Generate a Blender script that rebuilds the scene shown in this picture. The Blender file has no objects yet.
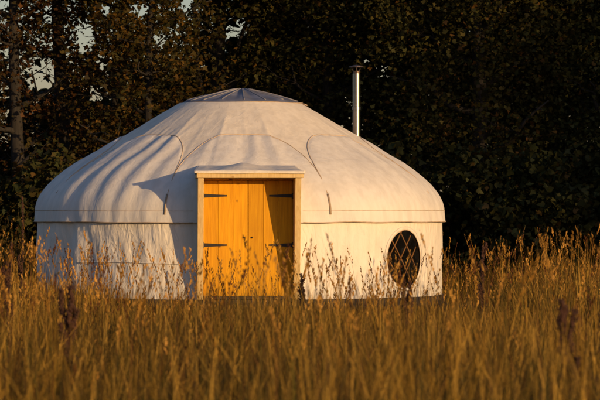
import bpy, math, random
import numpy as np
from mathutils import Vector

R = math.radians
rng = np.random.default_rng(7)
random.seed(7)
C = bpy.context.scene.collection
S = bpy.context.scene

# ------------------------------------------------------------------ camera, sky, sun, exposure
EYE = 1.58
YC = Vector((-0.88, 50.0, 0.0))            # yurt centre on the ground
cam = bpy.data.cameras.new('camera')
camo = bpy.data.objects.new('camera', cam)
C.objects.link(camo)
camo.location = (0, 0, EYE)
camo.rotation_euler = (R(90), 0, 0)
cam.sensor_width = 36
cam.lens = 3400 / 600 * 36
cam.clip_start = 0.5
cam.clip_end = 6000
cam.dof.use_dof = True
cam.dof.focus_distance = 48.5
cam.dof.aperture_fstop = 8.0
S.camera = camo

SUN_AZ, SUN_EL = 40.0, 7.0                 # degrees right of the way back to the camera / above the horizon
sd = Vector((math.sin(R(SUN_AZ)) * math.cos(R(SUN_EL)), -math.cos(R(SUN_AZ)) * math.cos(R(SUN_EL)), math.sin(R(SUN_EL))))
w = bpy.data.worlds.new('World')
S.world = w
w.use_nodes = True
wn = w.node_tree.nodes
bg = wn['Background']
sky = wn.new('ShaderNodeTexSky')
sky.sky_type = 'NISHITA'
sky.sun_disc = False
sky.sun_elevation = R(SUN_EL)
sky.sun_rotation = math.atan2(sd.x, sd.y)
sky.air_density = 1.0
sky.dust_density = 1.0
sky.ozone_density = 3.5
skm = wn.new('ShaderNodeMix')           # tint that takes the green out of the sky
skm.data_type = 'RGBA'
skm.blend_type = 'MULTIPLY'
skm.inputs[0].default_value = 1.0
skm.inputs[7].default_value = (1.0, 0.73, 0.68, 1)
w.node_tree.links.new(sky.outputs[0], skm.inputs[6])
w.node_tree.links.new(skm.outputs[2], bg.inputs['Color'])
bg.inputs['Strength'].default_value = 0.15
sl = bpy.data.lights.new('sun', 'SUN')
sl.energy = 3.05
sl.angle = R(0.5)
sl.color = (1.0, 0.63, 0.28)
so = bpy.data.objects.new('sun', sl)
C.objects.link(so)
so.rotation_euler = (-sd).to_track_quat('-Z', 'Y').to_euler()
so.location = (30, -10, 20)
S.view_settings.view_transform = 'Standard'
S.view_settings.look = 'None'
S.view_settings.exposure = 0.55
S.view_settings.gamma = 1.0
S.view_settings.use_curve_mapping = False
S.render.engine = 'CYCLES'


# ------------------------------------------------------------------ helpers
def tag(o, label=None, cat=None, group=None, kind=None):
    if label: o['label'] = label
    if cat: o['category'] = cat
    if group: o['group'] = group
    if kind: o['kind'] = kind
    return o


def empty(name, loc, rz=0):
    o = bpy.data.objects.new(name, None)
    C.objects.link(o)
    o.location = loc
    o.rotation_euler = (0, 0, rz)
    o.empty_display_size = 0.3
    return o


def mesh_obj(name, verts, faces, mat, parent=None, smooth=False):
    me = bpy.data.meshes.new(name)
    me.from_pydata([tuple(v) for v in verts], [], faces)
    me.update()
    if smooth:
        me.polygons.foreach_set('use_smooth', [True] * len(me.polygons))
    me.materials.append(mat)
    o = bpy.data.objects.new(name, me)
    C.objects.link(o)
    if parent: o.parent = parent
    return o


def np_mesh(name, V, F, mat, parent=None, col=None, smooth=False):
    """V (n,3); F (m,k) all faces of k corners; col (n,3) linear tint per vertex"""
    me = bpy.data.meshes.new(name)
    n, (m, k) = len(V), F.shape
    me.vertices.add(n)
    me.vertices.foreach_set('co', np.ascontiguousarray(V, np.float32).ravel())
    me.loops.add(m * k)
    me.loops.foreach_set('vertex_index', np.ascontiguousarray(F, np.int32).ravel())
    me.polygons.add(m)
    me.polygons.foreach_set('loop_start', np.arange(0, m * k, k, dtype=np.int32))
    me.polygons.foreach_set('loop_total', np.full(m, k, np.int32))
    if smooth:
        me.polygons.foreach_set('use_smooth', np.ones(m, bool))
    me.update(calc_edges=True)
    if col is not None:
        a = me.attributes.new('tint', 'FLOAT_COLOR', 'POINT')
        c = np.ones((n, 4), np.float32)
        c[:, :3] = col
        a.data.foreach_set('color', c.ravel())
    me.materials.append(mat)
    o = bpy.data.objects.new(name, me)
    C.objects.link(o)
    if parent: o.parent = parent
    return o


class MB:
    def __init__(s): s.v, s.f = [], []

    def add(s, v, f):
        b = len(s.v)
        s.v += [tuple(p) for p in v]
        s.f += [tuple(i + b for i in q) for q in f]

    def box(s, x0, x1, y0, y1, z0, z1):
        s.hexa([(x0, y0, z0), (x1, y0, z0), (x1, y1, z0), (x0, y1, z0), (x0, y0, z1), (x1, y0, z1), (x1, y1, z1), (x0, y1, z1)])

    def hexa(s, p):
        s.add(p, [(0, 3, 2, 1), (4, 5, 6, 7), (0, 1, 5, 4), (1, 2, 6, 5), (2, 3, 7, 6), (3, 0, 4, 7)])

    def tube(s, pts, rad, n=8, closed=False):
        pts = [Vector(p) for p in pts]
        if not hasattr(rad, '__len__'): rad = [rad] * len(pts)
        N = len(pts)
        V = []
        up = None
        for i, p in enumerate(pts):
            a = pts[(i - 1) % N] if (closed or i > 0) else p
            b = pts[(i + 1) % N] if (closed or i < N - 1) else p
            t = (b - a).normalized()
            if up is None:
                up = t.orthogonal().normalized()
            else:
                up = (up - t * up.dot(t))
                up = up.normalized() if up.length > 1e-6 else t.orthogonal().normalized()
            q = t.cross(up)
            for k in range(n):
                an = 2 * math.pi * k / n
                V.append(p + (up * math.cos(an) + q * math.sin(an)) * rad[i])
        Fc = []
        for i in range(N if closed else N - 1):
            j = (i + 1) % N
            for k in range(n):
                Fc.append((i * n + k, i * n + (k + 1) % n, j * n + (k + 1) % n, j * n + k))
        if not closed:
            Fc.append(tuple(range(n))[::-1])
            Fc.append(tuple(range((N - 1) * n, N * n)))
        s.add(V, Fc)

    def lathe(s, prof, n=32, cx=0, cy=0):
        V = []
        for r, z in prof:
            for k in range(n):
                a = 2 * math.pi * k / n
                V.append((cx + r * math.cos(a), cy + r * math.sin(a), z))
        Fc = []
        for i in range(len(prof) - 1):
            for k in range(n):
                Fc.append((i * n + k, i * n + (k + 1) % n, (i + 1) * n + (k + 1) % n, (i + 1) * n + k))
        s.add(V, Fc)

    def build(s, name, mat, parent=None, smooth=False, bevel=0):
        o = mesh_obj(name, s.v, s.f, mat, parent, smooth)
        if bevel:
            b = o.modifiers.new('bevel', 'BEVEL')
            b.width = bevel
            b.segments = 2
        return o


# smooth periodic noise used for cloth folds
def vnoise(x, y, seed):
    g = np.random.default_rng(seed).random((64, 64))
    xi, yi = np.floor(x).astype(int), np.floor(y).astype(int)
    fx, fy = x - xi, y - yi
    fx, fy = fx * fx * (3 - 2 * fx), fy * fy * (3 - 2 * fy)
    a, b = g[xi % 64, yi % 64], g[(xi + 1) % 64, yi % 64]
    c, d = g[xi % 64, (yi + 1) % 64], g[(xi + 1) % 64, (yi + 1) % 64]
    return (a * (1 - fx) + b * fx) * (1 - fy) + (c * (1 - fx) + d * fx) * fy - 0.5


# ------------------------------------------------------------------ materials
def nodes_of(name):
    m = bpy.data.materials.new(name)
    m.use_nodes = True
    nt = m.node_tree
    return m, nt, nt.nodes, nt.links, nt.nodes['Principled BSDF']


def ramp(N, stops):
    r = N.new('ShaderNodeValToRGB')
    el = r.color_ramp.elements
    el[0].position, el[0].color = stops[0][0], (*stops[0][1], 1)
    el[1].position, el[1].color = stops[-1][0], (*stops[-1][1], 1)
    for p, c in stops[1:-1]:
        e = el.new(p)
        e.color = (*c, 1)
    return r


def mat_canvas(name, c0, c1, c2, panel=False, crease=0.5):
    m, nt, N, L, b = nodes_of(name)
    tc = N.new('ShaderNodeTexCoord')
    n1 = N.new('ShaderNodeTexNoise')
    n1.inputs['Scale'].default_value = 1.7
    n1.inputs['Detail'].default_value = 9
    n1.inputs['Roughness'].default_value = 0.62
    L.new(tc.outputs['Object'], n1.inputs['Vector'])
    r = ramp(N, [(0.34, c2), (0.5, c1), (0.66, c0)])
    L.new(n1.outputs['Fac'], r.inputs['Fac'])
    # water streaks running down the cloth
    mp = N.new('ShaderNodeMapping')
    mp.inputs['Scale'].default_value = (9, 9, 0.8)
    L.new(tc.outputs['Object'], mp.inputs['Vector'])
    n2 = N.new('ShaderNodeTexNoise')
    n2.inputs['Scale'].default_value = 1.2
    n2.inputs['Detail'].default_value = 6
    L.new(mp.outputs[0], n2.inputs['Vector'])
    r2 = ramp(N, [(0.35, (0.80, 0.78, 0.75)), (0.6, (1, 1, 1))])
    L.new(n2.outputs['Fac'], r2.inputs['Fac'])
    mx = N.new('ShaderNodeMix')
    mx.data_type = 'RGBA'
    mx.blend_type = 'MULTIPLY'
    mx.inputs[0].default_value = 0.45
    L.new(r.outputs[0], mx.inputs[6])
    L.new(r2.outputs[0], mx.inputs[7])
    out = mx.outputs[2]
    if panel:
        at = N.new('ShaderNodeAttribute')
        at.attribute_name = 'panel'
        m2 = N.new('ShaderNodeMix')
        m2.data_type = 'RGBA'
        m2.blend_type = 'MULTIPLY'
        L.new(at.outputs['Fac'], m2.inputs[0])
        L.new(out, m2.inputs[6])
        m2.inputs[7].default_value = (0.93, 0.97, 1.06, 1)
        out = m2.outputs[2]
    L.new(out, b.inputs['Base Color'])
    b.inputs['Roughness'].default_value = 0.8
    b.inputs['Specular IOR Level'].default_value = 0.25
    mp3 = N.new('ShaderNodeMapping')
    mp3.inputs['Scale'].default_value = (1.6, 1.6, 0.55)
    L.new(tc.outputs['Object'], mp3.inputs['Vector'])
    n3 = N.new('ShaderNodeTexNoise')
    n3.inputs['Scale'].default_value = 7
    n3.inputs['Detail'].default_value = 7
    n3.inputs['Distortion'].default_value = 1.2
    L.new(mp3.outputs[0], n3.inputs['Vector'])
    bp = N.new('ShaderNodeBump')
    bp.inputs['Strength'].default_value = crease
    bp.inputs['Distance'].default_value = 0.03
    L.new(n3.outputs['Fac'], bp.inputs['Height'])
    L.new(bp.outputs[0], b.inputs['Normal'])
    return m


def mat_plain(name, col, rough=0.6, metal=0.0, noise=0.25, scale=12, bump=0.0, stretch=(1, 1, 1)):
    m, nt, N, L, b = nodes_of(name)
    tc = N.new('ShaderNodeTexCoord')
    mp = N.new('ShaderNodeMapping')
    mp.inputs['Scale'].default_value = stretch
    L.new(tc.outputs['Object'], mp.inputs['Vector'])
    n = N.new('ShaderNodeTexNoise')
    n.inputs['Scale'].default_value = scale
    n.inputs['Detail'].default_value = 6
    L.new(mp.outputs[0], n.inputs['Vector'])
    lo = tuple(c * (1 - noise) for c in col)
    hi = tuple(min(1, c * (1 + noise)) for c in col)
    r = ramp(N, [(0.3, lo), (0.7, hi)])
    L.new(n.outputs['Fac'], r.inputs['Fac'])
    L.new(r.outputs[0], b.inputs['Base Color'])
    b.inputs['Roughness'].default_value = rough
    b.inputs['Metallic'].default_value = metal
    if bump:
        bp = N.new('ShaderNodeBump')
        bp.inputs['Strength'].default_value = bump
        bp.inputs['Distance'].default_value = 0.02
        L.new(n.outputs['Fac'], bp.inputs['Height'])
        L.new(bp.outputs[0], b.inputs['Normal'])
    return m


def mat_pine(name, c0, c1, knot):
    m, nt, N, L, b = nodes_of(name)
    tc = N.new('ShaderNodeTexCoord')
    mp = N.new('ShaderNodeMapping')
    mp.inputs['Scale'].default_value = (13, 13, 0.7)
    L.new(tc.outputs['Object'], mp.inputs['Vector'])
    n = N.new('ShaderNodeTexNoise')
    n.inputs['Scale'].default_value = 3
    n.inputs['Detail'].default_value = 8
    n.inputs['Distortion'].default_value = 0.6
    L.new(mp.outputs[0], n.inputs['Vector'])
    r = ramp(N, [(0.3, c1), (0.7, c0)])
    L.new(n.outputs['Fac'], r.inputs['Fac'])
    v = N.new('ShaderNodeTexVoronoi')
    v.inputs['Scale'].default_value = 4.3
    L.new(tc.outputs['Object'], v.inputs['Vector'])
    r2 = ramp(N, [(0.08, (1, 1, 1)), (0.15, (0, 0, 0))])
    L.new(v.outputs['Distance'], r2.inputs['Fac'])
    mx = N.new('ShaderNodeMix')
    mx.data_type = 'RGBA'
    L.new(r2.outputs[0], mx.inputs[0])
    L.new(r.outputs[0], mx.inputs[6])
    mx.inputs[7].default_value = (*knot, 1)
    ge = N.new('ShaderNodeNewGeometry')      # every board its own tone
    rg = N.new('ShaderNodeMapRange')
    rg.inputs['To Min'].default_value = 0.74
    rg.inputs['To Max'].default_value = 1.08
    L.new(ge.outputs['Random Per Island'], rg.inputs['Value'])
    m3 = N.new('ShaderNodeMix')
    m3.data_type = 'RGBA'
    m3.blend_type = 'MULTIPLY'
    m3.inputs[0].default_value = 1.0
    L.new(mx.outputs[2], m3.inputs[6])
    L.new(rg.outputs[0], m3.inputs[7])
    L.new(m3.outputs[2], b.inputs['Base Color'])
    bp = N.new('ShaderNodeBump')
    bp.inputs['Strength'].default_value = 0.25
    bp.inputs['Distance'].default_value = 0.01
    L.new(n.outputs['Fac'], bp.inputs['Height'])
    L.new(bp.outputs[0], b.inputs['Normal'])
    b.inputs['Roughness'].default_value = 0.65
    b.inputs['Specular IOR Level'].default_value = 0.2
    return m


def mat_leafy(name, trans=0.35, rough=0.55, spec=0.25):
    m, nt, N, L, b = nodes_of(name)
    at = N.new('ShaderNodeAttribute')
    at.attribute_name = 'tint'
    L.new(at.outputs['Color'], b.inputs['Base Color'])
    b.inputs['Roughness'].default_value = rough
    b.inputs['Specular IOR Level'].default_value = spec
    t = N.new('ShaderNodeBsdfTranslucent')
    L.new(at.outputs['Color'], t.inputs['Color'])
    mx = N.new('ShaderNodeMixShader')
    mx.inputs[0].default_value = trans
    L.new(b.outputs[0], mx.inputs[1])
    L.new(t.outputs[0], mx.inputs[2])
    L.new(mx.outputs[0], N['Material Output'].inputs['Surface'])
    return m


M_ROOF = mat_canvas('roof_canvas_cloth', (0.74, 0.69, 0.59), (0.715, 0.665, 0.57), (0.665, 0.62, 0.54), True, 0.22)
M_WALL = mat_canvas('wall_canvas_cloth', (0.77, 0.73, 0.66), (0.74, 0.70, 0.62), (0.66, 0.63, 0.57), False, 0.75)
M_HEM = mat_plain('hem_tape', (0.46, 0.36, 0.26), 0.9, noise=0.2)
M_STRAP = mat_plain('strap_webbing', (0.34, 0.26, 0.18), 0.9)
M_CROWN = mat_plain('crown_vinyl', (0.15, 0.155, 0.185), 0.36, noise=0.3, scale=5)
M_RIB = mat_plain('crown_rib_tape', (0.21, 0.21, 0.23), 0.6)
M_PINE = mat_pine('oiled_pine', (0.74, 0.375, 0.010), (0.55, 0.25, 0.006), (0.16, 0.06, 0.012))
M_FRAME = mat_pine('pale_pine_frame', (0.78, 0.60, 0.30), (0.62, 0.43, 0.18), (0.3, 0.13, 0.03))
M_IRON = mat_plain('black_iron', (0.018, 0.015, 0.013), 0.5, 0.3)
M_STEEL = mat_plain('stainless_steel', (0.33, 0.29, 0.24), 0.30, 1.0, noise=0.08, scale=3, stretch=(1, 1, 6))
M_SOOT = mat_plain('sooty_steel', (0.12, 0.09, 0.075), 0.5, 0.8)
M_DECK = mat_plain('dark_deck_timber', (0.045, 0.033, 0.025), 0.8, noise=0.4, bump=0.3)
M_LATH = mat_plain('lattice_ash_wood', (0.24, 0.125, 0.045), 0.6, noise=0.2)
M_FLOOR = mat_plain('inside_boards', (0.16, 0.10, 0.06), 0.7)
M_BARK = mat_plain('tree_bark', (0.018, 0.015, 0.012), 0.9, noise=0.5, scale=9, bump=0.6, stretch=(3, 3, 0.6))
M_LEAF = mat_leafy('tree_leaves', 0.25, 0.6, 0.15)
M_GRASS = mat_leafy('meadow_grass_blades', 0.3, 0.6, 0.15)
M_DOCK = mat_plain('dock_seed', (0.050, 0.018, 0.007), 0.8, noise=0.5, scale=30)

mg, nt, N, L, b = nodes_of('meadow_soil')
tc = N.new('ShaderNodeTexCoord')
n = N.new('ShaderNodeTexNoise')
n.inputs['Scale'].default_value = 1.3
n.inputs['Detail'].default_value = 10
L.new(tc.outputs['Object'], n.inputs['Vector'])
r = ramp(N, [(0.3, (0.035, 0.026, 0.012)), (0.5, (0.07, 0.055, 0.02)), (0.7, (0.15, 0.10, 0.035))])
L.new(n.outputs['Fac'], r.inputs['Fac'])
L.new(r.outputs[0], b.inputs['Base Color'])
b.inputs['Roughness'].default_value = 0.95
M_GROUND = mg

mgl, nt, N, L, b = nodes_of('window_clear_vinyl')
tr = N.new('ShaderNodeBsdfTransparent')
tr.inputs['Color'].default_value = (0.86, 0.83, 0.78, 1)
gl = N.new('ShaderNodeBsdfGlossy')
gl.inputs['Roughness'].default_value = 0.12
n = N.new('ShaderNodeTexNoise')
n.inputs['Scale'].default_value = 7
bp = N.new('ShaderNodeBump')
bp.inputs['Strength'].default_value = 0.3
bp.inputs['Distance'].default_value = 0.02
L.new(n.outputs['Fac'], bp.inputs['Height'])
L.new(bp.outputs[0], gl.inputs['Normal'])
fr = N.new('ShaderNodeFresnel')
fr.inputs['IOR'].default_value = 1.65
mx = N.new('ShaderNodeMixShader')
L.new(fr.outputs[0], mx.inputs[0])
L.new(tr.outputs[0], mx.inputs[1])
L.new(gl.outputs[0], mx.inputs[2])
L.new(mx.outputs[0], N['Material Output'].inputs['Surface'])
M_VINYL = mgl

# ------------------------------------------------------------------ ground
gv, gf = [], []
rings = [0.1, 6, 12, 20, 30, 40, 50, 60, 80, 120, 200, 400, 900, 2500]
na = 64
for ri in rings:
    for k in range(na):
        a = 2 * math.pi * k / na
        gv.append((ri * math.cos(a), 40 + ri * math.sin(a), 0))
for i in range(len(rings) - 1):
    for k in range(na):
        gf.append((i * na + k, i * na + (k + 1) % na, (i + 1) * na + (k + 1) % na, (i + 1) * na + k))
gf.append(tuple(range(na))[::-1])
tag(mesh_obj('ground', gv, gf, M_GROUND), kind='structure')

# ------------------------------------------------------------------ the yurt
DOOR_RZ = R(3.2)
ZB = 0.20                                   # top of the deck = foot of the canvas wall
yurt = empty('yurt', (YC.x, YC.y, 0), DOOR_RZ)
tag(yurt, 'round cream canvas yurt with orange double doors and a steel flue, standing in the meadow', 'yurt')


def P(theta, r, z):                         # theta 0 = the door, positive to the right, z above the wall foot
    return (r * math.sin(theta), -r * math.cos(theta), z + ZB)


PROF = [(0.90, 2.80), (1.20, 2.63), (1.55, 2.425), (1.90, 2.22), (2.20, 2.04), (2.41, 1.91), (2.56, 1.80), (2.68, 1.70), (2.79, 1.595),
        (2.87, 1.50), (2.93, 1.41), (2.97, 1.33), (2.99, 1.26), (3.0, 1.17), (3.006, 1.07)]
pr = np.array(PROF)
plen = np.concatenate([[0], np.cumsum(np.hypot(np.diff(pr[:, 0]), np.diff(pr[:, 1])))])


def prof_at(s):
    return np.interp(s, plen, pr[:, 0]), np.interp(s, plen, pr[:, 1])


def s_of_r(r): return float(np.interp(r, pr[:, 0], plen))


DW, DTOP = 0.627, 1.66                       # half width of the opening between the jambs, its top

# roof canvas: one revolved sheet, folded and slightly puffed inside the scalloped panels
NT, NR = 540, 72
th = np.linspace(-math.pi, math.pi, NT, endpoint=False)
ss = np.linspace(0, plen[-1], NR)
TH, SS = np.meshgrid(th, ss, indexing='ij')
RR, ZZ = prof_at(SS)
PANEL = math.pi / 4
al = ((TH + PANEL / 2) % PANEL - PANEL / 2) / (PANEL / 2)       # -1..1 inside each panel
pi_ = np.floor((TH + PANEL / 2) / PANEL).astype(int)


def arch_r(a):
    return 2.99 - (2.99 - 1.72) * np.power(np.clip(1 - np.abs(a) ** 2.9, 0, 1), 0.29)


ins = np.clip((RR - arch_r(al)) / 0.05, 0, 1)
ins = ins * ins * (3 - 2 * ins)
edge = np.clip((RR - 0.95) / 0.6, 0, 1)
low = np.clip((3.01 - RR) / 0.10, 0, 1)
amp = np.where(pi_ == -1, 0.82, np.where(pi_ == -2, 0.85, np.where(pi_ == 0, 0.5, 0.38)))
fold = np.sin(al * 15.5 + 2.4 * vnoise(al * 2 + 9 * pi_, RR * 2, 5) + (RR - 2.4) * 1.2) * (0.35 + 0.65 * vnoise(al * 3 + 5, pi_ * 3.1 + RR, 8) + 0.32)
disp = ins * (0.012 + 0.024 * amp * fold * np.clip(1 - np.abs(al) ** 6, 0, 1)) * (0.35 + 0.65 * low)
disp += edge * 0.009 * vnoise(TH * 9, RR * 1.6, 11) + edge * 0.006 * vnoise(TH * 24 + RR * 4, RR * 3, 12)
gd = (TH + math.pi / 16) % (math.pi / 8) - math.pi / 16        # the cloth is drawn flat between the rafters it is sewn to
flat = RR * (math.cos(math.pi / 16) / np.cos(gd) - 1)
disp += 0.62 * flat * edge * np.clip((2.75 - RR) / 0.7, 0, 1) * 0.8
disp += edge * 0.004 * np.exp(-(((TH + math.pi / 32) % (math.pi / 16) - math.pi / 32) * RR / 0.03) ** 2) * (1 - 0.5 * ins)
# puckers where the scalloped seam draws the cloth together
disp += edge * 0.0014 * np.exp(-((RR - arch_r(al)) / 0.09) ** 2) * np.sin(TH * 110 + 3 * vnoise(TH * 9, RR, 14)) * low
# the valance below the eave hangs in soft waves
val = np.clip((1.28 - ZZ) / 0.2, 0, 1)
disp += val * (0.034 * vnoise(TH * 14, ZZ * 2, 15) + 0.020 * vnoise(TH * 31, ZZ * 5, 16) + 0.006)
slope_r, slope_z = np.gradient(RR, axis=1), np.gradient(ZZ, axis=1)
ln = np.hypot(slope_r, slope_z)
RX, ZX = RR + disp * (-slope_z / ln), ZZ + disp * (slope_r / ln)
ZX += val * 0.014 * vnoise(TH * 6, ZZ * 0, 18)
VX, VY, VZ = RX * np.sin(TH), -RX * np.cos(TH), ZX + ZB
V = np.stack([VX, VY, VZ], -1).reshape(-1, 3)
i, j = np.meshgrid(np.arange(NT), np.arange(NR - 1), indexing='ij')
F = np.stack([i * NR + j, i * NR + j + 1, ((i + 1) % NT) * NR + j + 1, ((i + 1) % NT) * NR + j], -1).reshape(-1, 4)
fc = V[F].mean(1)
cut = (np.abs(fc[:, 0]) < DW + 0.05) & (fc[:, 1] < 0) & (fc[:, 2] < ZB + 1.76)
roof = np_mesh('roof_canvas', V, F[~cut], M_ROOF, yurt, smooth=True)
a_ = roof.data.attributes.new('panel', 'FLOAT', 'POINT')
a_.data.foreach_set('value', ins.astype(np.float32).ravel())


def on_roof(theta, r, off=0.012):
    """point a little outside the displaced roof sheet"""
    tf = (theta + math.pi) / (2 * math.pi) * NT
    ti, tj, g = int(tf) % NT, (int(tf) + 1) % NT, tf - int(tf)
    s_ = s_of_r(r)
    si = min(NR - 1, max(0, s_ / plen[-1] * (NR - 1)))
    s0 = int(si)
    s1 = min(NR - 1, s0 + 1)
    f = si - s0
    rr = (RX[ti, s0] * (1 - f) + RX[ti, s1] * f) * (1 - g) + (RX[tj, s0] * (1 - f) + RX[tj, s1] * f) * g
    zz = (ZX[ti, s0] * (1 - f) + ZX[ti, s1] * f) * (1 - g) + (ZX[tj, s0] * (1 - f) + ZX[tj, s1] * f) * g
    sr, sz = slope_r[ti, s0] / ln[ti, s0], slope_z[ti, s0] / ln[ti, s0]
    return P(theta, rr + off * -sz, zz + off * sr)


# scalloped seams, one piping cord per panel
for k in range(-4, 4):
    pc = k * PANEL
    pts = []
    for a in np.sin(np.linspace(-1.5, 1.5, 90)) / math.sin(1.5) * 0.99995:
        t_ = pc + a * PANEL / 2
        r_ = float(arch_r(np.array(a)))
        p_ = on_roof(t_, r_, 0.003)
        if abs(p_[0]) < DW + 0.1 and p_[1] < 0 and p_[2] < ZB + 1.8: continue
        pts.append(p_)
    mb = MB()
    mb.tube(pts, 0.006, 6)
    mb.build('seam_piping', M_HEM, roof, True)
    if k not in (-1, 0): continue
    # the webbing toggle where two scallops meet
    t_ = pc + PANEL / 2
    mb = MB()
    ps = [Vector(on_roof(t_, rr_, 0.006)) for rr_ in (2.90, 2.95, 2.975, 2.99, 2.999)]
    tv = Vector((math.cos(t_), math.sin(t_), 0))
    vv, ff = [], []
    for q in ps:
        vv += [q - tv * 0.013, q + tv * 0.013]
    for q in range(len(ps) - 1):
        ff.append((2 * q, 2 * q + 1, 2 * q + 3, 2 * q + 2))
    sm = mesh_obj('toggle_strap', vv, ff, M_STRAP, roof, True)
    sm.modifiers.new('thick', 'SOLIDIFY').thickness = 0.006
# tape along the eave stitch line and the hem of the valance
for zz_, rad, nm in ((2.992, 0.004, 'eave_stitching'), (3.006, 0.008, 'valance_hem')):
    s_ = s_of_r(zz_)
    col_ = min(NR - 1, int(round(s_ / plen[-1] * (NR - 1))))
    pts = [P(th[q], RX[q, col_] + 0.002, ZX[q, col_]) for q in range(0, NT, 2)]
    # open at the door
    q0 = [q for q in range(len(pts)) if not (abs(pts[q][0]) < DW + 0.09 and pts[q][1] < 0)]
    brk = next(z for z in range(len(q0)) if z and q0[z] - q0[z - 1] > 1)
    order = q0[brk:] + q0[:brk]
    mb = MB()
    mb.tube([pts[q] for q in order], rad, 5)
    mb.build(nm, M_HEM, roof, True)

# wall canvas with the round window openings and the doorway cut out
WIN = [(R(49.9), 0.545, 0.432)]               # theta, z above the wall foot, radius
WR = 2.965
NT2, NZ2 = 900, 56
t2 = np.linspace(-math.pi, math.pi, NT2, endpoint=False)
z2 = np.linspace(0.0, 1.2, NZ2)
T2, Z2 = np.meshgrid(t2, z2, indexing='ij')
left = np.clip((-np.degrees(T2) - 12) / 30, 0, 1)
wd = (0.026 + 0.040 * left) * vnoise(T2 * 11 + 0.5 * np.sin(Z2 * 4), Z2 * 1.1 + 3, 21) + (0.009 + 0.026 * left) * vnoise(T2 * 27 + Z2 * 2.2, Z2 * 3, 22)
wd += 0.012 * vnoise(T2 * 5, Z2 * 3.2, 23) * (1 + left)
bil = np.sin(np.clip(Z2 / 1.1, 0, 1) * math.pi)
R2 = WR + wd * (0.4 + 0.6 * bil)
for (wt, wz, wr) in WIN:
    dd = np.hypot((T2 - wt) * WR, Z2 - wz)
    R2 = np.where(dd < wr + 0.12, WR + (R2 - WR) * np.clip((dd - wr - 0.03) / 0.09, 0, 1), R2)
V = np.stack([R2 * np.sin(T2), -R2 * np.cos(T2), Z2 + ZB], -1).reshape(-1, 3)
i, j = np.meshgrid(np.arange(NT2), np.arange(NZ2 - 1), indexing='ij')
F = np.stack([i * NZ2 + j, ((i + 1) % NT2) * NZ2 + j, ((i + 1) % NT2) * NZ2 + j + 1, i * NZ2 + j + 1], -1).reshape(-1, 4)
fc = V[F].mean(1)
fth = np.arctan2(fc[:, 0], -fc[:, 1])
cut = (np.abs(fc[:, 0]) < DW + 0.06) & (fc[:, 1] < 0)
for (wt, wz, wr) in WIN:
    cut |= np.hypot((fth - wt) * WR, fc[:, 2] - ZB - wz) < wr
wall = np_mesh('wall_canvas', V, F[~cut], M_WALL, yurt, smooth=True)
mb = MB()
mb.tube([P(t_, WR + 0.012 + 0.012 * math.sin(t_ * 40) * 0.2, 0.50 + 0.012 * math.sin(t_ * 7)) for t_ in np.linspace(-R(14), -R(179), 120)], 0.006, 5)
mb.build('girth_rope', M_WALL, wall, True)

# deck and inside floor
mb = MB()
mb.lathe([(0.01, 0.0), (2.93, 0.0), (2.93, 0.06), (2.99, 0.06), (2.99, ZB - 0.004), (0.01, ZB - 0.004)], 96)
mb.build('timber_deck', M_DECK, yurt)

# round window: sewn ring, clear vinyl, wall trellis behind it
for (wt, wz, wr) in WIN:
    ring_v, ring_f = [], []
    n_ = 72
    for k in range(n_):
        a = 2 * math.pi * k / n_
        for rr_ in (wr - 0.022, wr + 0.03):
            ring_v.append(P(wt + rr_ * math.cos(a) / WR, WR + 0.004, wz + rr_ * math.sin(a)))
    for k in range(n_):
        q = (k + 1) % n_
        ring_f.append((2 * k, 2 * q, 2 * q + 1, 2 * k + 1))
    win = mesh_obj('window', ring_v, ring_f, M_WALL, yurt, True)
    win.modifiers.new('thick', 'SOLIDIFY').thickness = 0.004
    mb = MB()
    mb.tube([P(wt + (wr - 0.022) * math.cos(2 * math.pi * k / n_) / WR, WR + 0.005, wz + (wr - 0.022) * math.sin(2 * math.pi * k / n_)) for k in range(n_)], 0.006, 5, True)
    mb.build('window_binding', M_HEM, win, True)
    pv, pf = [P(wt, WR - 0.006, wz)], []
    for k in range(n_):
        a = 2 * math.pi * k / n_
        pv.append(P(wt + (wr + 0.01) * math.cos(a) / WR, WR - 0.006, wz + (wr + 0.01) * math.sin(a)))
    for k in range(n_):
        pf.append((0, 1 + k, 1 + (k + 1) % n_))
    mesh_obj('pane', pv, pf, M_VINYL, win, True)
    mb = MB()
    sl_ = 1.22                               # slope of the crossing laths
    for sgn in (-1, 1):
        for c in np.arange(-1.4, 1.41, 0.34):
            pts = []
            for zz_ in np.linspace(-0.5, 0.6, 8):
                u_ = (zz_ * sgn) / sl_ + c * 0.86
                pts.append((u_, zz_))
            lo_, hi_ = [], []
            for u_, zz_ in pts:
                hw = 0.012
                rad_ = WR - (0.055 if sgn > 0 else 0.043)
                lo_.append((u_ - hw, zz_, rad_))
                hi_.append((u_ + hw, zz_, rad_))
            if min(abs(u_) for u_, _ in pts) > 0.62: continue
            vv, ff = [], []
            for (a0, b0) in zip(lo_, hi_):
                for (u_, zz_, rad_) in (a0, b0):
                    vv.append(P(wt + u_ / WR, rad_, wz + zz_))
                    vv.append(P(wt + u_ / WR, rad_ - 0.010, wz + zz_))
            for q in range(len(lo_) - 1):
                o_ = q * 4
                ff += [(o_, o_ + 2, o_ + 6, o_ + 4), (o_ + 1, o_ + 5, o_ + 7, o_ + 3), (o_, o_ + 4, o_ + 5, o_ + 1), (o_ + 2, o_ + 3, o_ + 7, o_ + 6)]
            mb.add(vv, ff)
    mb.build('trellis', M_LATH, win)

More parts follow.
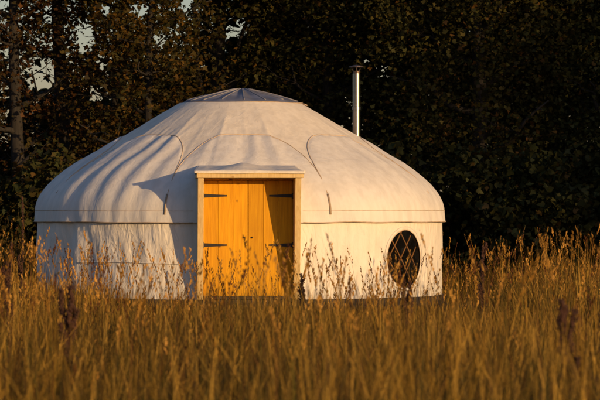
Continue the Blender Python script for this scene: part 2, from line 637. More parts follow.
# door frame: deep jambs whose outer edge leans out to carry the hood, tapered to shade the doors
YL = -2.87                                  # face of the door leaves
df = MB()
TOPZ = ZB + 1.76
frame = None
for sx in (-1, 1):
    xa, xb = sorted((sx * DW, sx * (DW + 0.083)))
    fb, ft = -3.015, -3.41                   # front edge at foot and head
    jm = MB()
    jm.hexa([(xa, fb, ZB + 0.002), (xb, fb, ZB + 0.002), (xb, -2.62, ZB + 0.002), (xa, -2.62, ZB + 0.002),
             (xa, ft, TOPZ - 0.08), (xb, ft, TOPZ - 0.08), (xb, -2.40, TOPZ - 0.08), (xa, -2.40, TOPZ - 0.08)])
    if sx < 0:
        frame = jm.build('door_frame', M_FRAME, yurt, bevel=0.006)
    else:
        jm.build('jamb', M_FRAME, frame, bevel=0.006)
lm = MB()
lm.box(-DW - 0.10, DW + 0.115, -3.425, -2.40, TOPZ - 0.078, TOPZ)
lm.build('lintel', M_FRAME, frame, bevel=0.006)
lm = MB()
lm.box(-DW + 0.002, DW - 0.002, -2.93, -2.80, ZB + 1.655, TOPZ - 0.082)
lm.build('head_rail', M_PINE, frame, bevel=0.004)
lm = MB()
lm.box(-DW + 0.002, DW - 0.002, -2.97, -2.80, ZB + 0.003, ZB + 0.045)
lm.build('threshold', M_DECK, frame, bevel=0.004)

for sx in (-1, 1):
    # three boards to a leaf with a small groove between them
    x0, x1 = (-DW + 0.004, -0.004) if sx < 0 else (0.004, DW - 0.004)
    mb = MB()
    e_ = np.linspace(x0, x1, 4)
    for q in range(3):
        dy = (0.0, 0.0022, 0.001)[q]
        mb.box(e_[q] + 0.0016, e_[q + 1] - 0.0016, YL + dy, YL + 0.03 + dy, ZB + 0.05, ZB + DTOP - 0.01)
    mb.box(x0, x1, YL + 0.034, YL + 0.055, ZB + 0.05, ZB + DTOP - 0.01)
    leaf = mb.build('door', M_PINE, yurt, bevel=0.004)
    for hz in (1.44, 0.755):
        hb = MB()
        xo = sx * (DW - 0.005)
        xi = sx * (DW - 0.335)
        yf, yb = YL - 0.010, YL - 0.0015
        hb.hexa([(xo, yf, ZB + hz - 0.026), (xi, yf, ZB + hz - 0.010), (xi, yb, ZB + hz - 0.010), (xo, yb, ZB + hz - 0.026),
                 (xo, yf, ZB + hz + 0.026), (xi, yf, ZB + hz + 0.010), (xi, yb, ZB + hz + 0.010), (xo, yb, ZB + hz + 0.026)])
        hb.tube([(xo, YL - 0.012, ZB + hz - 0.04), (xo, YL - 0.012, ZB + hz + 0.04)], 0.012, 8)
        hb.build('hinge', M_IRON, leaf)
    kb = MB()
    kx = sx * 0.055
    kb.lathe([(0.001, 0), (0.012, 0.0), (0.013, 0.010), (0.009, 0.020), (0.001, 0.021)], 16)
    kb.v = [(kx + a, YL - 0.002 - c, ZB + 0.86 + b_) for a, b_, c in kb.v]
    kb.build('handle', M_IRON, leaf, True)

# canvas hood thrown over the lintel and tied back to the roof
NU, NV = 61, 26
hv, hf = [], []
HW = DW + 0.135
for a in range(NU):
    u = -1 + 2 * a / (NU - 1)
    for c in range(NV):
        v = c / (NV - 1)
        if v < 0.12:                          # the part that hangs over the front
            q = v / 0.12
            x, y, z = u * HW, -3.447 + 0.004 * math.sin(u * 9), 1.745 + 0.030 * q + 0.004 * math.sin(u * 5.2) * (1 - q)
        else:
            q = (v - 0.12) / 0.88
            xr = u * HW * (1 - 0.10 * q)
            rb = 2.50
            thb = xr / rb
            bx, by = rb * math.sin(thb), -rb * math.cos(thb)
            zr = float(np.interp(rb, pr[:, 0], pr[:, 1])) + 0.018
            fx, fy, fz = u * HW, -3.435, 1.782
            x, y, z = fx + (bx - fx) * q, fy + (by - fy) * q, fz + (zr - fz) * q
            rid = max(0, 1 - abs(u + 0.12) / 0.62)
            z += 0.065 * rid * math.sin(q * math.pi) ** 0.8
            z += 0.014 * float(vnoise(np.array([u * 5 + 3]), np.array([q * 4.0]), 31)[0]) * math.sin(q * math.pi) * 2
            z -= 0.02 * math.sin(q * math.pi) * (1 - rid)
        hv.append((x, y, z + ZB))
for a in range(NU - 1):
    for c in range(NV - 1):
        hf.append((a * NV + c, (a + 1) * NV + c, (a + 1) * NV + c + 1, a * NV + c + 1))
hood = mesh_obj('door_hood', hv, hf, M_ROOF, yurt, True)
hood.modifiers.new('thick', 'SOLIDIFY').thickness = 0.005
# the cloth turned down over either end of the lintel
for sx in (-1, 1):
    vv, ff = [], []
    for c in range(3, NV):
        p_ = Vector(hv[(0 if sx < 0 else NU - 1) * NV + c])
        q = (c - 3) / (NV - 4)
        vv += [p_, p_ + Vector((-sx * 0.012, 0, -0.035 - 0.02 * math.sin(q * 7)))]
    for c in range(NV - 4):
        ff.append((2 * c, 2 * c + 2, 2 * c + 3, 2 * c + 1))
    ck = mesh_obj('hood_flap', vv, ff, M_ROOF, hood, True)
    ck.modifiers.new('thick', 'SOLIDIFY').thickness = 0.005

# crown cover: a low folded cone of dark vinyl over the roof ring
NC, NK = 192, 14
cv, cf = [], []
for a in range(NC):
    t_ = 2 * math.pi * a / NC
    for c in range(NK):
        q = c / (NK - 1)
        rad_ = 0.02 + 0.865 * q
        z = 3.02 - 0.20 * q ** 1.2 - 0.026 * math.sin(q * math.pi) * (0.5 - 0.5 * math.cos(t_ * 16)) + 0.006 * math.sin(t_ * 5 + q * 4)
        if c == NK - 1: z -= 0.022
        cv.append((0.025 + rad_ * math.sin(t_), -rad_ * math.cos(t_), z + ZB))
for a in range(NC):
    for c in range(NK - 1):
        cf.append((a * NK + c, a * NK + c + 1, ((a + 1) % NC) * NK + c + 1, ((a + 1) % NC) * NK + c))
cf.append(tuple(a * NK for a in range(NC))[::-1])
crown = mesh_obj('crown_cover', cv, cf, M_CROWN, yurt, True)
mb = MB()
mb.tube([(0.025 + 0.888 * math.sin(q), -0.888 * math.cos(q), ZB + 2.797 + 0.006 * math.sin(q * 5)) for q in np.linspace(0, 2 * math.pi, 96, endpoint=False)], 0.011, 6, True)
mb.build('crown_hem', M_STRAP, crown, True)
for k in range(16):                          # ribs of the roof wheel showing through the cover
    t_ = 2 * math.pi * k / 16
    pts = []
    for c in range(1, NK - 1):
        q = c / (NK - 1)
        p_ = Vector(cv[int(round(k * NC / 16)) * NK + c])
        pts.append(p_ + Vector((0, 0, 0.002)))
    mb = MB()
    mb.tube(pts, 0.009, 5)
    mb.build('rib', M_RIB, crown, True)
# curled tie ends of the cover by its right edge
mb = MB()
mb.tube([(0.90, -0.2, ZB + 2.79), (0.94, -0.21, ZB + 2.782), (0.975, -0.225, ZB + 2.765)], 0.010, 6)
mb.build('tie_cord', M_STRAP, crown, True)

# stove flue
fx, fy = 1.75, 0.50
mb = MB()
mb.lathe([(0.058, 1.9), (0.058, 2.72), (0.064, 2.725), (0.064, 2.765), (0.058, 2.77), (0.058, 3.26), (0.050, 3.26), (0.050, 1.9)], 28, fx, fy)
mb.v = [(a, b_, c + ZB) for a, b_, c in mb.v]
flue = mb.build('stove_flue', M_STEEL, yurt, True)
flue.modifiers.new('es', 'EDGE_SPLIT').split_angle = R(40)
mb = MB()
mb.lathe([(0.005, 3.392), (0.05, 3.385), (0.112, 3.364), (0.114, 3.355), (0.005, 3.358)], 28, fx, fy)
mb.lathe([(0.052, 3.24), (0.052, 3.30), (0.046, 3.30), (0.046, 3.24)], 20, fx, fy)
for k in range(3):
    a = 2 * math.pi * k / 3 + 0.5
    mb.tube([(fx + 0.05 * math.cos(a), fy + 0.05 * math.sin(a), 3.27), (fx + 0.07 * math.cos(a), fy + 0.07 * math.sin(a), 3.365)], 0.007, 6)
mb.v = [(a, b_, c + ZB) for a, b_, c in mb.v]
mb.build('rain_cap', M_SOOT, flue)
mb = MB()
sp = float(np.interp(math.hypot(fx, fy), pr[:, 0], pr[:, 1]))
mb.lathe([(0.062, sp + 0.01), (0.07, sp + 0.0), (0.12, sp - 0.08), (0.14, sp - 0.16)], 28, fx, fy)
mb.v = [(a, b_, c + ZB) for a, b_, c in mb.v]
mb.build('flue_collar', M_SOOT, flue, True)


# ------------------------------------------------------------------ trees
LEAF = np.array([(0, 0), (0.30, 0.10), (0.52, 0.42), (0.26, 0.48), (0.20, 0.72), (0, 1.0), (-0.20, 0.72), (-0.26, 0.48), (-0.52, 0.42), (-0.30, 0.10)])
LEAF = LEAF - np.array([0, 0.5])


def leaves(centres, size, tint, droop=0.35):
    """one lobed leaf face per centre -> V, F, colour"""
    n = len(centres)
    nrm = rng.normal(size=(n, 3))
    nrm[:, 2] = np.abs(nrm[:, 2]) * 0.9 + droop
    nrm /= np.linalg.norm(nrm, axis=1, keepdims=True)
    t = rng.normal(size=(n, 3))
    t[:, 2] -= 0.7
    t -= nrm * (t * nrm).sum(1, keepdims=True)
    t /= np.linalg.norm(t, axis=1, keepdims=True)
    bt = np.cross(nrm, t)
    sz = size * (0.42 + 1.0 * rng.random((n, 1)) ** 1.2)
    k = len(LEAF)
    V = np.empty((n, k, 3))
    for q in range(k):
        V[:, q] = centres + bt * (LEAF[q, 0] * sz) + t * (LEAF[q, 1] * sz) + nrm * (abs(LEAF[q, 0]) * 0.35 * sz)
    F = np.arange(n * k).reshape(n, k)
    return V.reshape(-1, 3), F, np.repeat(tint, k, axis=0)


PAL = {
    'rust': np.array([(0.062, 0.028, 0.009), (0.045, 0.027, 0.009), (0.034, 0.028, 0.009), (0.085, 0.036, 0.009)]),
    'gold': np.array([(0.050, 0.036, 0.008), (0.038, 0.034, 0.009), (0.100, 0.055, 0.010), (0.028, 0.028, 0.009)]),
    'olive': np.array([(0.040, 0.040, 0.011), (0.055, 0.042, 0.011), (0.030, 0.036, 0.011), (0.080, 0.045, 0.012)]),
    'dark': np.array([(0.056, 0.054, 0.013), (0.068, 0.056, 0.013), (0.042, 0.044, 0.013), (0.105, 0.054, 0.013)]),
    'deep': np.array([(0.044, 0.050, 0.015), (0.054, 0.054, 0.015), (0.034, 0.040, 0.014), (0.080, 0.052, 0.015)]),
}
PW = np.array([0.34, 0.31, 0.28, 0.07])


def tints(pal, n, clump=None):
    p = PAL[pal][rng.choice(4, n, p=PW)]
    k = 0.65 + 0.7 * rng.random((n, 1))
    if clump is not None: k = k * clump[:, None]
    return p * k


def xpix(px, d): return (px - 300) / 3400 * d
def zpix(py, d): return EYE + (200 - py) / 3400 * d


# open places between the crowns where the sky shows (x, z and radii in metres)
GAPS = []
for px, py, rx, ry in ((42, 76, 17, 19), (235, 32, 13, 15), (222, 46, 7, 8), (188, 6, 8, 12), (4, 3, 10, 7), (383, 72, 11, 9), (366, 62, 5, 5), (12, 55, 8, 9),
                       (84, 38, 9, 20), (95, 95, 10, 8), (50, 15, 6, 8), (112, 100, 8, 7), 
                       (140, 10, 9, 6), (106, 8, 5, 10), (102, 62, 7, 9), (160, 40, 6, 6)):
    GAPS.append((xpix(px, 66), zpix(py, 66), rx / 3400 * 66, ry / 3400 * 66))


def gap_keep(c, soft=1.0):
    keep = np.ones(len(c), bool)
    # a ragged edge: the distance is jittered with noise
    jit = 0.55 * vnoise(c[:, 0] * 5 + 40, c[:, 2] * 5 + 20, 44) + 0.35 * vnoise(c[:, 0] * 11 + 40, c[:, 2] * 11, 45)
    sc = 66 / c[:, 1]
    for gx, gz, rx, rz in GAPS:
        d = ((c[:, 0] * sc - gx) / rx) ** 2 + (((c[:, 2] - EYE) * sc + EYE - gz) / rz) ** 2
        keep &= ~((np.sqrt(d) + jit < 1.0 * soft) & (rng.random(len(c)) < 0.90))
    return keep


def crown_points(cx, cy, cz, rx, ry, rz, nclu, per, spread, zmin=0.3, zmax=99):
    pts, cl = [], []
    u = rng.normal(size=(nclu * 3, 3))
    u /= np.linalg.norm(u, axis=1, keepdims=True)
    rad = rng.random(nclu * 3) ** (1 / 2.2)
    c = u * rad[:, None] * np.array([rx, ry, rz]) * (1 + 0.25 * vnoise(u[:, 0] * 3 + 9, u[:, 2] * 3 + 9, 51)[:, None]) + np.array([cx, cy, cz])
    c = c[(c[:, 2] > zmin) & (c[:, 2] < zmax)][:nclu]
    # uneven fill: drop clumps where a coarse noise says so
    dn = vnoise(c[:, 0] * 1.3 + 30, c[:, 2] * 1.3 + c[:, 1] * 0.7, 52)
    c = c[dn > -0.26]
    k = rng.integers(int(per * 0.6), int(per * 1.4) + 1, len(c))
    idx = np.repeat(np.arange(len(c)), k)
    off = rng.normal(size=(len(idx), 3)) * spread * np.array([1, 1, 0.62])
    p = c[idx] + off
    clump = (0.75 + 0.55 * rng.random(len(c)))[idx]
    ok = p[:, 2] > 0.06
    return p[ok], clump[ok], c


def limb(p0, p1, r0, r1, wob, n=9):
    pts, rad = [], []
    p0, p1 = Vector(p0), Vector(p1)
    ph = random.random() * 6
    for q in range(n):
        t = q / (n - 1)
        p = p0.lerp(p1, t)
        p += Vector((math.sin(t * 5 + ph), math.cos(t * 4 + ph), 0.5 * math.sin(t * 6 + ph))) * wob * math.sin(t * math.pi)
        pts.append(p)
        rad.append(r0 + (r1 - r0) * t)
    return pts, rad


def make_tree(name, label, px, d, tr, pal, rx=2.1, h=11.0, lean=0.0, fork=None, dens=1.0, zc=None, trunkwob=0.12):
    X = xpix(px, d)
    root = empty(name, (X, d, 0))
    tag(root, label, 'tree', 'trees in the wood behind the yurt')
    pts, rad = limb((0, 0, -0.1), (lean, 0.1, h * 0.9), tr * 1.25, tr * 0.25, trunkwob, 16)
    mb = MB()
    mb.tube(pts, rad, 10)
    trunk = mb.build('trunk', M_BARK, root, True)
    limbs = MB()
    tips = []
    nl = 18
    for q in range(nl):
        t = 0.12 + 0.8 * q / nl
        k = min(14, int(t * 15))
        b0 = pts[k].lerp(pts[k + 1], t * 15 - k)
        a = q * 2.4 + random.random()
        ln_ = rx * (0.75 + 0.3 * random.random()) * (1.05 - 0.5 * t)
        e = b0 + Vector((math.cos(a) * ln_, math.sin(a) * ln_ * 0.8, ln_ * (0.35 + 0.4 * random.random())))
        lp, lr = limb(b0, e, rad[k] * 0.5, 0.012, 0.16)
        limbs.tube(lp, lr, 6)
        for w_ in range(4):
            s0 = lp[2 + w_ + random.randint(0, 2)]
            e2 = s0 + Vector((random.uniform(-1, 1), random.uniform(-0.8, 0.8), random.uniform(-0.3, 0.8))) * 0.75
            sp_, sr_ = limb(s0, e2, 0.014, 0.005, 0.07, 6)
            limbs.tube(sp_, sr_, 5)
    if fork:
        for (x0, z0, x1, z1, r0) in fork:
            lp, lr = limb((x0, 0, z0), (x1, -0.2, z1), r0, r0 * 0.5, 0.08, 10)
            limbs.tube(lp, lr, 7)
    limbs.build('limbs', M_BARK, root, True)
    zc = zc or h * 0.56
    rz = h * 0.5
    # lower part: leaf for leaf; above the frame: fewer, larger leaves
    p, cl, _ = crown_points(X, d, zc, rx, rx * 0.9, rz, int(600 * dens), 30, 0.22, 0.4, 6.2)
    k = gap_keep(p)
    k &= ~((np.abs(p[:, 0] - X) < tr * 1.5) & (p[:, 1] < d) & (rng.random(len(p)) < (0.6 if px < 230 else 0.2)))
    p, cl = p[k], cl[k]
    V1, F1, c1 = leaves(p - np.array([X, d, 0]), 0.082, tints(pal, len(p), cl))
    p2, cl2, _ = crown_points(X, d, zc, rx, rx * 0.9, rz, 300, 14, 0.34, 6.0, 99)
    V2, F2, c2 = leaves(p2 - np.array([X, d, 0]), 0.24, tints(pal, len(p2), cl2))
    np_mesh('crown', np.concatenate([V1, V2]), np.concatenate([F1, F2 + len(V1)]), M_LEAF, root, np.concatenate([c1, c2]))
    return root


make_tree('broadleaf_tree', 'rusty leaved tree with a dark trunk at the far left edge', 17, 64.0, 0.125, 'rust', 1.5, 11.0, 0.1, dens=0.5)
make_tree('broadleaf_tree', 'thick dark straight trunk with rust leaves beside the largest left sky gap', 65, 65.0, 0.145, 'rust', 1.5, 12.0, -0.1,
          fork=[(0, 2.5, -0.62, 4.05, 0.03), (-0.05, 2.35, -0.95, 2.75, 0.025)], dens=0.45)
make_tree('broadleaf_tree', 'thin brown leaved tree between the thick left trunk and the golden tree', 112, 67.0, 0.07, 'rust', 1.4, 10.5, 0.15, dens=0.5)
make_tree('broadleaf_tree', 'olive and gold leaved tree directly above the left slope of the roof', 152, 63.0, 0.08, 'gold', 1.6, 9.5, 0.1, dens=0.72, zc=4.6)
make_tree('broadleaf_tree', 'dark forked trunk with a branch rising right, left of the crown cover', 208, 66.0, 0.15, 'olive', 1.6, 11.5, 0.25,
          fork=[(0.1, 3.6, 0.85, 5.2, 0.06), (0.02, 3.0, -0.3, 5.4, 0.08)], dens=0.52)
make_tree('broadleaf_tree', 'dark olive tree rising straight behind the crown cover of the yurt', 258, 67.5, 0.1, 'olive', 1.8, 11.0, 0.1, dens=0.9)
make_tree('broadleaf_tree', 'brown tinged dark tree between the crown cover and the flue', 322, 65.5, 0.12, 'dark', 1.9, 11.5, 0.0, dens=1.0)
make_tree('broadleaf_tree', 'dark tree right behind the flue with small sky gaps beside its rain cap', 398, 66.5, 0.13, 'dark', 1.9, 12.0, -0.1, dens=1.0)
make_tree('broadleaf_tree', 'broad dark green maple with lobed leaves above the right eave', 474, 63.0, 0.15, 'dark', 2.1, 12.0, 0.1, dens=1.25)
make_tree('broadleaf_tree', 'blackish green tree behind the tall grass near the right edge', 556, 64.5, 0.13, 'deep', 1.9, 11.5, -0.1, dens=1.15)
make_tree('broadleaf_tree', 'deep green tree cut off by the right edge of the view', 622, 63.5, 0.14, 'deep', 2.0, 11.5, 0.1, dens=1.0)

# the wood beyond, as one mass
ps, cs = [], []
for X, d, h_, rx_, n_ in ((-7.5, 72, 8, 2.2, 200), (-5.6, 73, 4.0, 1.9, 240), (-3.6, 72, 4.8, 1.9, 260), (-1.9, 74, 4.9, 1.9, 260), (-0.3, 72, 9, 2.2, 420), (1.6, 74, 10, 2.4, 480),
                          (3.6, 73, 10, 2.4, 480), (5.6, 72, 10, 2.4, 480), (7.6, 73, 10, 2.4, 420), (9.6, 68, 11, 2.6, 420), (-10.5, 68, 10, 2.6, 420), (-8.8, 70, 7, 2.4, 380), (-13.5, 67, 11, 2.8, 420)):
    p, cl, _ = crown_points(X, d, h_ * 0.5, rx_, 1.6, h_ * 0.52, n_, 22, 0.32)
    k = gap_keep(p, 0.9)
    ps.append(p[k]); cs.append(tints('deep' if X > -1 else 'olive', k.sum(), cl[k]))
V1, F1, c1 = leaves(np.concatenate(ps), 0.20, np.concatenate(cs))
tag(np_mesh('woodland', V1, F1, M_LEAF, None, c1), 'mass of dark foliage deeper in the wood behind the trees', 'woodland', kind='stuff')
ps, cs = [], []  # trees out of view, added to cast shade on the wood
for X, d, h_, rx_, n_ in ((13, 62.5, 12, 2.6, 300), (16.5, 58.5, 12.5, 2.8, 300), (20, 54.5, 13, 2.8, 300), (23.5, 50.5, 13, 2.8, 300), (22, 46.5, 13, 2.6, 330), (18, 63, 13, 3.0, 300),
                          (23, 58, 13, 3.0, 300), (26.5, 43.5, 13, 2.6, 330), (23, 42.8, 12, 2.4, 330), (19.5, 43.5, 12, 2.6, 250), (17, 42.2, 11, 2.2, 120)):
    p, cl, _ = crown_points(X, d, h_ * 0.52, rx_, rx_, h_ * 0.53, int(n_ * 0.5), 48, 0.6)
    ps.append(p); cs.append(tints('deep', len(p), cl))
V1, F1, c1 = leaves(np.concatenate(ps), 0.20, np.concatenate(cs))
tag(np_mesh('woodland', V1, F1, M_LEAF, None, c1), 'unseen trees added at the right to shade the wood behind the yurt', 'woodland', kind='stuff')

# undergrowth along the foot of the wood
ps, cs = [], []
for X in np.arange(-9.5, 9.6, 0.5):
    d = 61.2 + rng.random() * 2.6
    h_ = 1.5 + 1.3 * rng.random()
    p, cl, _ = crown_points(X, d, h_ * 0.48, 0.8, 0.7, h_ * 0.55, 190, 20, 0.16, 0.02)
    ps.append(p); cs.append(tints('olive' if X < -2.5 else 'deep', len(p), cl))
for X in np.arange(-10, 10, 0.7):
    p, cl, _ = crown_points(X, 64.6 + rng.random() * 0.8, 0.7, 0.9, 0.7, 1.0, 110, 24, 0.24, 0.02)
    ps.append(p); cs.append(tints('deep', len(p), cl))
V1, F1, c1 = leaves(np.concatenate(ps), 0.12, np.concatenate(cs))
tag(np_mesh('undergrowth', V1, F1, M_LEAF, None, c1), 'dark bramble undergrowth along the foot of the trees', 'undergrowth', kind='stuff')


# ------------------------------------------------------------------ meadow grass
def blades(base, h, width, lean_dir, lean, tint, nseg=4):
    """tapered curved strips; two verts per level"""
    n = len(base)
    lev = np.linspace(0, 1, nseg + 1)
    V = np.empty((n, nseg + 1, 2, 3))
    yaw = rng.random(n) * math.pi
    side = np.stack([np.cos(yaw), np.sin(yaw), np.zeros(n)], 1)
    ld = np.stack([np.cos(lean_dir), np.sin(lean_dir), np.zeros(n)], 1)
    for q, t in enumerate(lev):
        ctr = base + ld * (lean * h * t ** 2)[:, None]
        ctr[:, 2] += h * t * (1 - 0.25 * lean * t)
        wv = side * (width * (1 - t) ** 0.7 * 0.5 + 0.0006)[:, None]
        V[:, q, 0] = ctr - wv
        V[:, q, 1] = ctr + wv
    b0 = (np.arange(n) * (nseg + 1) * 2)[:, None, None]
    q = np.arange(nseg)[None, :, None] * 2
    F = (b0 + q + np.array([0, 1, 3, 2])[None, None, :]).reshape(-1, 4)
    tip = V[:, -1].mean(1)
    return V.reshape(-1, 3), F, np.repeat(tint, (nseg + 1) * 2, axis=0), tip, ld


def seed_heads(tip, ld, length, wid, tint, per=14):
    """loose spikelet diamonds climbing the last stretch of the stalk"""
    n = len(tip)
    idx = np.repeat(np.arange(n), per)
    t = np.tile(np.linspace(0, 1, per), n) + rng.normal(size=n * per) * 0.03
    L_ = length[idx]
    c = tip[idx] + np.stack([ld[idx, 0] * 0.35, ld[idx, 1] * 0.35, np.ones(len(idx))], 1) * ((t - 0.72) * L_)[:, None]
    spread = wid[idx] * np.sin(np.clip(t, 0.04, 0.98) * math.pi) ** 0.7 * (1.15 - 0.5 * t)
    a = rng.random(len(idx)) * 2 * math.pi
    out = np.stack([np.cos(a), np.sin(a), np.zeros(len(idx))], 1)
    c = c + out * (spread * (0.3 + 0.7 * rng.random(len(idx))))[:, None]
    ax = out * 0.55 + np.array([0, 0, 1.0])
    ax /= np.linalg.norm(ax, axis=1, keepdims=True)
    sd_ = np.cross(ax, rng.normal(size=ax.shape))
    sd_ /= np.linalg.norm(sd_, axis=1, keepdims=True)
    sl_ = (0.011 + 0.013 * rng.random(len(idx)))[:, None]
    sw = sl_ * 0.38
    V = np.stack([c - ax * sl_, c + sd_ * sw, c + ax * sl_, c - sd_ * sw], 1).reshape(-1, 3)
    F = np.arange(len(idx) * 4).reshape(-1, 4)
    return V, F, np.repeat(tint[idx], 4, axis=0)


STRAW = np.array([(0.50, 0.30, 0.050), (0.36, 0.205, 0.028), (0.25, 0.140, 0.018), (0.14, 0.088, 0.014), (0.080, 0.078, 0.013), (0.12, 0.052, 0.014)])


def height_field(x, y):
    """height of the leafy body of the sward: tall meadow, trodden short round the yurt"""
    dx, dy = x - YC.x, y - YC.y
    rr_ = np.hypot(dx, dy)
    h = 0.80 + 0.30 * vnoise(x * 0.55 + 20, y * 0.35, 61) + 0.18 * vnoise(x * 1.6 + 20, y * 1.2, 62)
    apron = np.clip((rr_ - 3.2) / 2.2, 0, 1)
    behind = np.clip((y - 44) / 6, 0, 1)
    h = h * (1 - 0.30 * behind * np.clip(dx / 3, 0, 1) - 0.1 * behind)
    h = h * (1 + 0.25 * np.clip((-dx - 3.2) / 1.0, 0, 1))
    lane = np.clip((3.75 - np.abs(dx + 0.1)) / 0.7, 0, 1) * (y < YC.y)
    leftish = np.clip((-dx - 1.0) / 1.4, 0, 1)
    worn = np.clip(1.53 - 0.0288 * y + 0.36 * leftish - 0.07 * np.clip((dx - 0.6) / 0.5, 0, 1) + 0.24 * vnoise(x * 1.1 + 20, y * 0.9, 64), 0.10, 2)
    h = h * (1 - lane) + np.minimum(h, worn) * lane
    h = h * (0.12 + 0.88 * apron)
    return h


def scatter(n, y0, y1, marg):
    # uniform over the trapezoid the lens covers plus a margin to each side
    out = []
    while sum(len(o) for o in out) < n:
        y = y0 + (y1 - y0) * rng.random(n)
        hw = y * 0.0885 + marg
        x = (rng.random(n) * 2 - 1) * (y1 * 0.0885 + marg)
        k = (np.abs(x) < hw) & (np.hypot(x - YC.x, y - YC.y) > 3.06)
        out.append(np.stack([x[k], y[k], np.zeros(k.sum())], 1))
    return np.concatenate(out)[:n]


Vs, Fs, Cs = [], [], []
off = 0


def push(v, f, c):
    global off
    Vs.append(v); Fs.append(f + off); Cs.append(c)
    off += len(v)


def tone(n, base, wts):
    pat = vnoise(base[:, 0] * 0.8 + 20, base[:, 1] * 0.5, 63)
    c = STRAW[rng.choice(6, n, p=wts)] * (0.7 + 0.6 * rng.random((n, 1)))
    return c * (1 + 0.7 * pat[:, None])


# leafy body: single blades and tussocks, each tussock with its own height and colour
KIND_W = np.array([[0.34, 0.34, 0.20, 0.06, 0.03, 0.03], [0.10, 0.25, 0.34, 0.20, 0.06, 0.05], [0.04, 0.10, 0.18, 0.22, 0.43, 0.03], [0.06, 0.12, 0.20, 0.22, 0.08, 0.32]])
for n_, y0, y1 in ((66000, 9, 26), (62000, 26, 46), (26000, 46, 61)):
    nt_ = n_ // 45
    tc_ = scatter(nt_, y0, y1, 1.6)
    tk = rng.choice(4, nt_, p=[0.25, 0.30, 0.29, 0.16])
    thk = 0.60 + 0.72 * rng.random(nt_)
    tbr = 0.20 + 1.20 * rng.random(nt_) ** 1.3
    own = rng.integers(0, nt_, n_)
    sg = 0.07 + 0.12 * rng.random(nt_)
    bse = tc_[own] + rng.normal(size=(n_, 3)) * sg[own][:, None] * np.array([1, 1, 0])
    free = rng.random(n_) < 0.30
    bse = np.where(free[:, None], scatter(n_, y0, y1, 1.6), bse)
    ok = np.hypot(bse[:, 0] - YC.x, bse[:, 1] - YC.y) > 3.06
    bse, own, free = bse[ok], own[ok], free[ok]
    m_ = len(bse)
    h = height_field(bse[:, 0], bse[:, 1]) * (0.50 + 0.55 * rng.random(m_)) * np.where(free, 0.9, thk[own])
    cum = np.cumsum(KIND_W[tk[own]], axis=1)
    pick = (rng.random((m_, 1)) > cum).sum(1).clip(0, 5)
    c0 = 0.88 * STRAW[pick] * (0.65 + 0.6 * rng.random((m_, 1))) * np.where(free, 0.9, tbr[own])[:, None]
    tl = rng.random(nt_) * 6.28
    ldir = np.where(free, rng.random(m_) * 6.28, tl[own] + rng.normal(size=m_) * 1.4)
    v, f, c, tip, ld = blades(bse, h, 0.004 + 0.006 * rng.random(m_), ldir, np.abs(rng.normal(size=m_)) * np.where(rng.random(m_) < 0.12, 0.75, 0.20) + 0.02, c0)
    push(v, f, c)
# the meadow going on to either side, in coarser tufts
bse = scatter(90000, 8, 60, 9)
bse = bse[np.abs(bse[:, 0]) > bse[:, 1] * 0.0885 + 1.4]
n_ = len(bse)
h = height_field(bse[:, 0], bse[:, 1]) * (0.6 + 0.6 * rng.random(n_))
v, f, c, tip, ld = blades(bse, h, 0.010 + 0.012 * rng.random(n_), rng.random(n_) * 6.28, np.abs(rng.normal(size=n_)) * 0.25 + 0.02,
                          STRAW[rng.choice([0, 1, 2, 3, 4], n_)] * (0.6 + 0.6 * rng.random((n_, 1))), 3)
push(v, f, c)
# tall pale blades that stand out singly in the near sward
for n_, y0, y1 in ((5200, 11, 27), (2600, 27, 45)):
    bse = scatter(n_, y0, y1, 1.6)
    h = height_field(bse[:, 0], bse[:, 1]) * (0.85 + 0.35 * rng.random(n_))
    v, f, c, tip, ld = blades(bse, h, 0.007 + 0.006 * rng.random(n_), rng.random(n_) * 6.28, np.abs(rng.normal(size=n_)) * 0.22 + 0.02,
                              STRAW[rng.choice([0, 0, 1, 5], n_)] * (0.75 + 0.5 * rng.random((n_, 1))))
    push(v, f, c)
# flowering stalks standing above it
for n_, y0, y1 in ((600, 16, 27), (2900, 27, 46.5), (1800, 46.5, 60)):
    bse = scatter(n_, y0, y1, 1.6)
    hf_ = height_field(bse[:, 0], bse[:, 1])
    drift = vnoise(bse[:, 0] * 1.5 + 20, bse[:, 1] * 0.6, 71) + 0.6 * vnoise(bse[:, 0] * 4 + 20, bse[:, 1] * 2, 72)
    keep = rng.random(n_) < np.clip(hf_ * 1.1 + 0.12, 0.0, 1) * np.clip(0.75 + 2.2 * drift, 0.08, 1)
    bse, hf_ = bse[keep], hf_[keep]
    n_ = len(bse)
    h = np.clip(hf_ * 0.6 + 0.14 + 0.70 * rng.random(n_) ** 1.6, 0.25, 1.40)
    tn = tone(n_, bse, [0.30, 0.28, 0.18, 0.08, 0.02, 0.14])
    v, f, c, tip, ld = blades(bse, h, np.full(n_, 0.0042), rng.random(n_) * 6.28, np.abs(rng.normal(size=n_)) * 0.20 + 0.02, tn, 5)
    push(v, f, c)
    kind = rng.random(n_)
    hd = STRAW[rng.choice([0, 0, 1, 2, 5], n_)] * (0.7 + 0.6 * rng.random((n_, 1))) * np.array([1.0, 0.90, 1.1])
    v, f, c = seed_heads(tip, ld, 0.10 + 0.14 * rng.random(n_), np.where(kind < 0.72, 0.007, 0.022), hd, 16)
    push(v, f, c)
gr = np_mesh('meadow_grass', np.concatenate(Vs), np.concatenate(Fs), M_GRASS, None, np.concatenate(Cs))
tag(gr, 'tall golden meadow grass gone to seed all round the yurt', 'grass', kind='stuff')


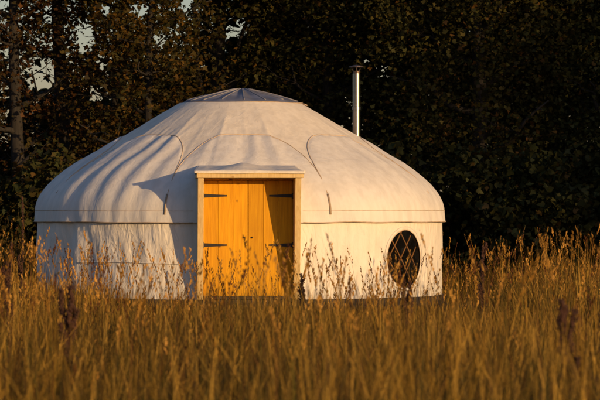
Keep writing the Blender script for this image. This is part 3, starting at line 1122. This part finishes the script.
# ------------------------------------------------------------------ dock plants gone to seed, each one a thing
def dock(label, px, d, h, nbr, lean=0.0):
    X = xpix(px, d)
    root = empty('dock_plant', (X, d, 0))
    tag(root, label, 'dock plant', 'dock plants gone to seed in the meadow')
    st = MB()
    lp, lr = limb((0, 0, 0), (lean, 0, h), 0.007, 0.003, 0.02, 12)
    st.tube(lp, lr, 6)
    stalks = [lp[3:]]
    for q in range(nbr):
        k = 4 + q % 6
        a = random.random() * 6.28
        e = lp[k] + Vector((math.cos(a) * 0.045, math.sin(a) * 0.045, 0.16 + 0.14 * random.random()))
        bp_, br = limb(lp[k], e, 0.004, 0.002, 0.015, 7)
        st.tube(bp_, br, 5)
        stalks.append(bp_[1:])
    stem = st.build('stem', M_DOCK, root, True)
    for pts in stalks:
        sd2 = MB()
        for q in range(len(pts) - 1):
            for w_ in range(30):
                c = pts[q].lerp(pts[q + 1], random.random()) + Vector((random.gauss(0, 1), random.gauss(0, 1), random.gauss(0, 0.6))) * 0.008
                r_ = 0.005 + 0.004 * random.random()
                sd2.add([c + Vector(o) * r_ for o in ((1, 0, 0), (0, 1, 0), (-1, 0, 0), (0, -1, 0), (0, 0, 1.3), (0, 0, -1.3))],
                        [(0, 1, 4), (1, 2, 4), (2, 3, 4), (3, 0, 4), (1, 0, 5), (2, 1, 5), (3, 2, 5), (0, 3, 5)])
        sd2.build('seed_head', M_DOCK, root)


dock('tall dark brown dock spike at the left edge in front of the black hedge', 21, 36, 1.62, 2, 0.01)
dock('reddish brown dock standing in the near grass below the left wall', 68, 21, 1.04, 11, 0.02)
dock('dark upright dock in the grass below the round window', 406, 27, 0.98, 5, -0.02)
dock('big leaning dock in the near grass at the lower right edge', 584, 17, 1.06, 12, -0.10)
dock('slim rusty dock close beside the big leaning one at the lower right', 596, 18, 0.98, 8, 0.03)
dock('rusty dock among the tall grass to the right of the yurt wall', 478, 31, 1.16, 6, 0.05)
dock('thin dark dock at the far left, lower and nearer than the tall spike', 8, 28, 1.22, 5, 0.03)
dock('brown dock in front of the right jamb of the doors', 303, 33, 0.86, 5, -0.02)
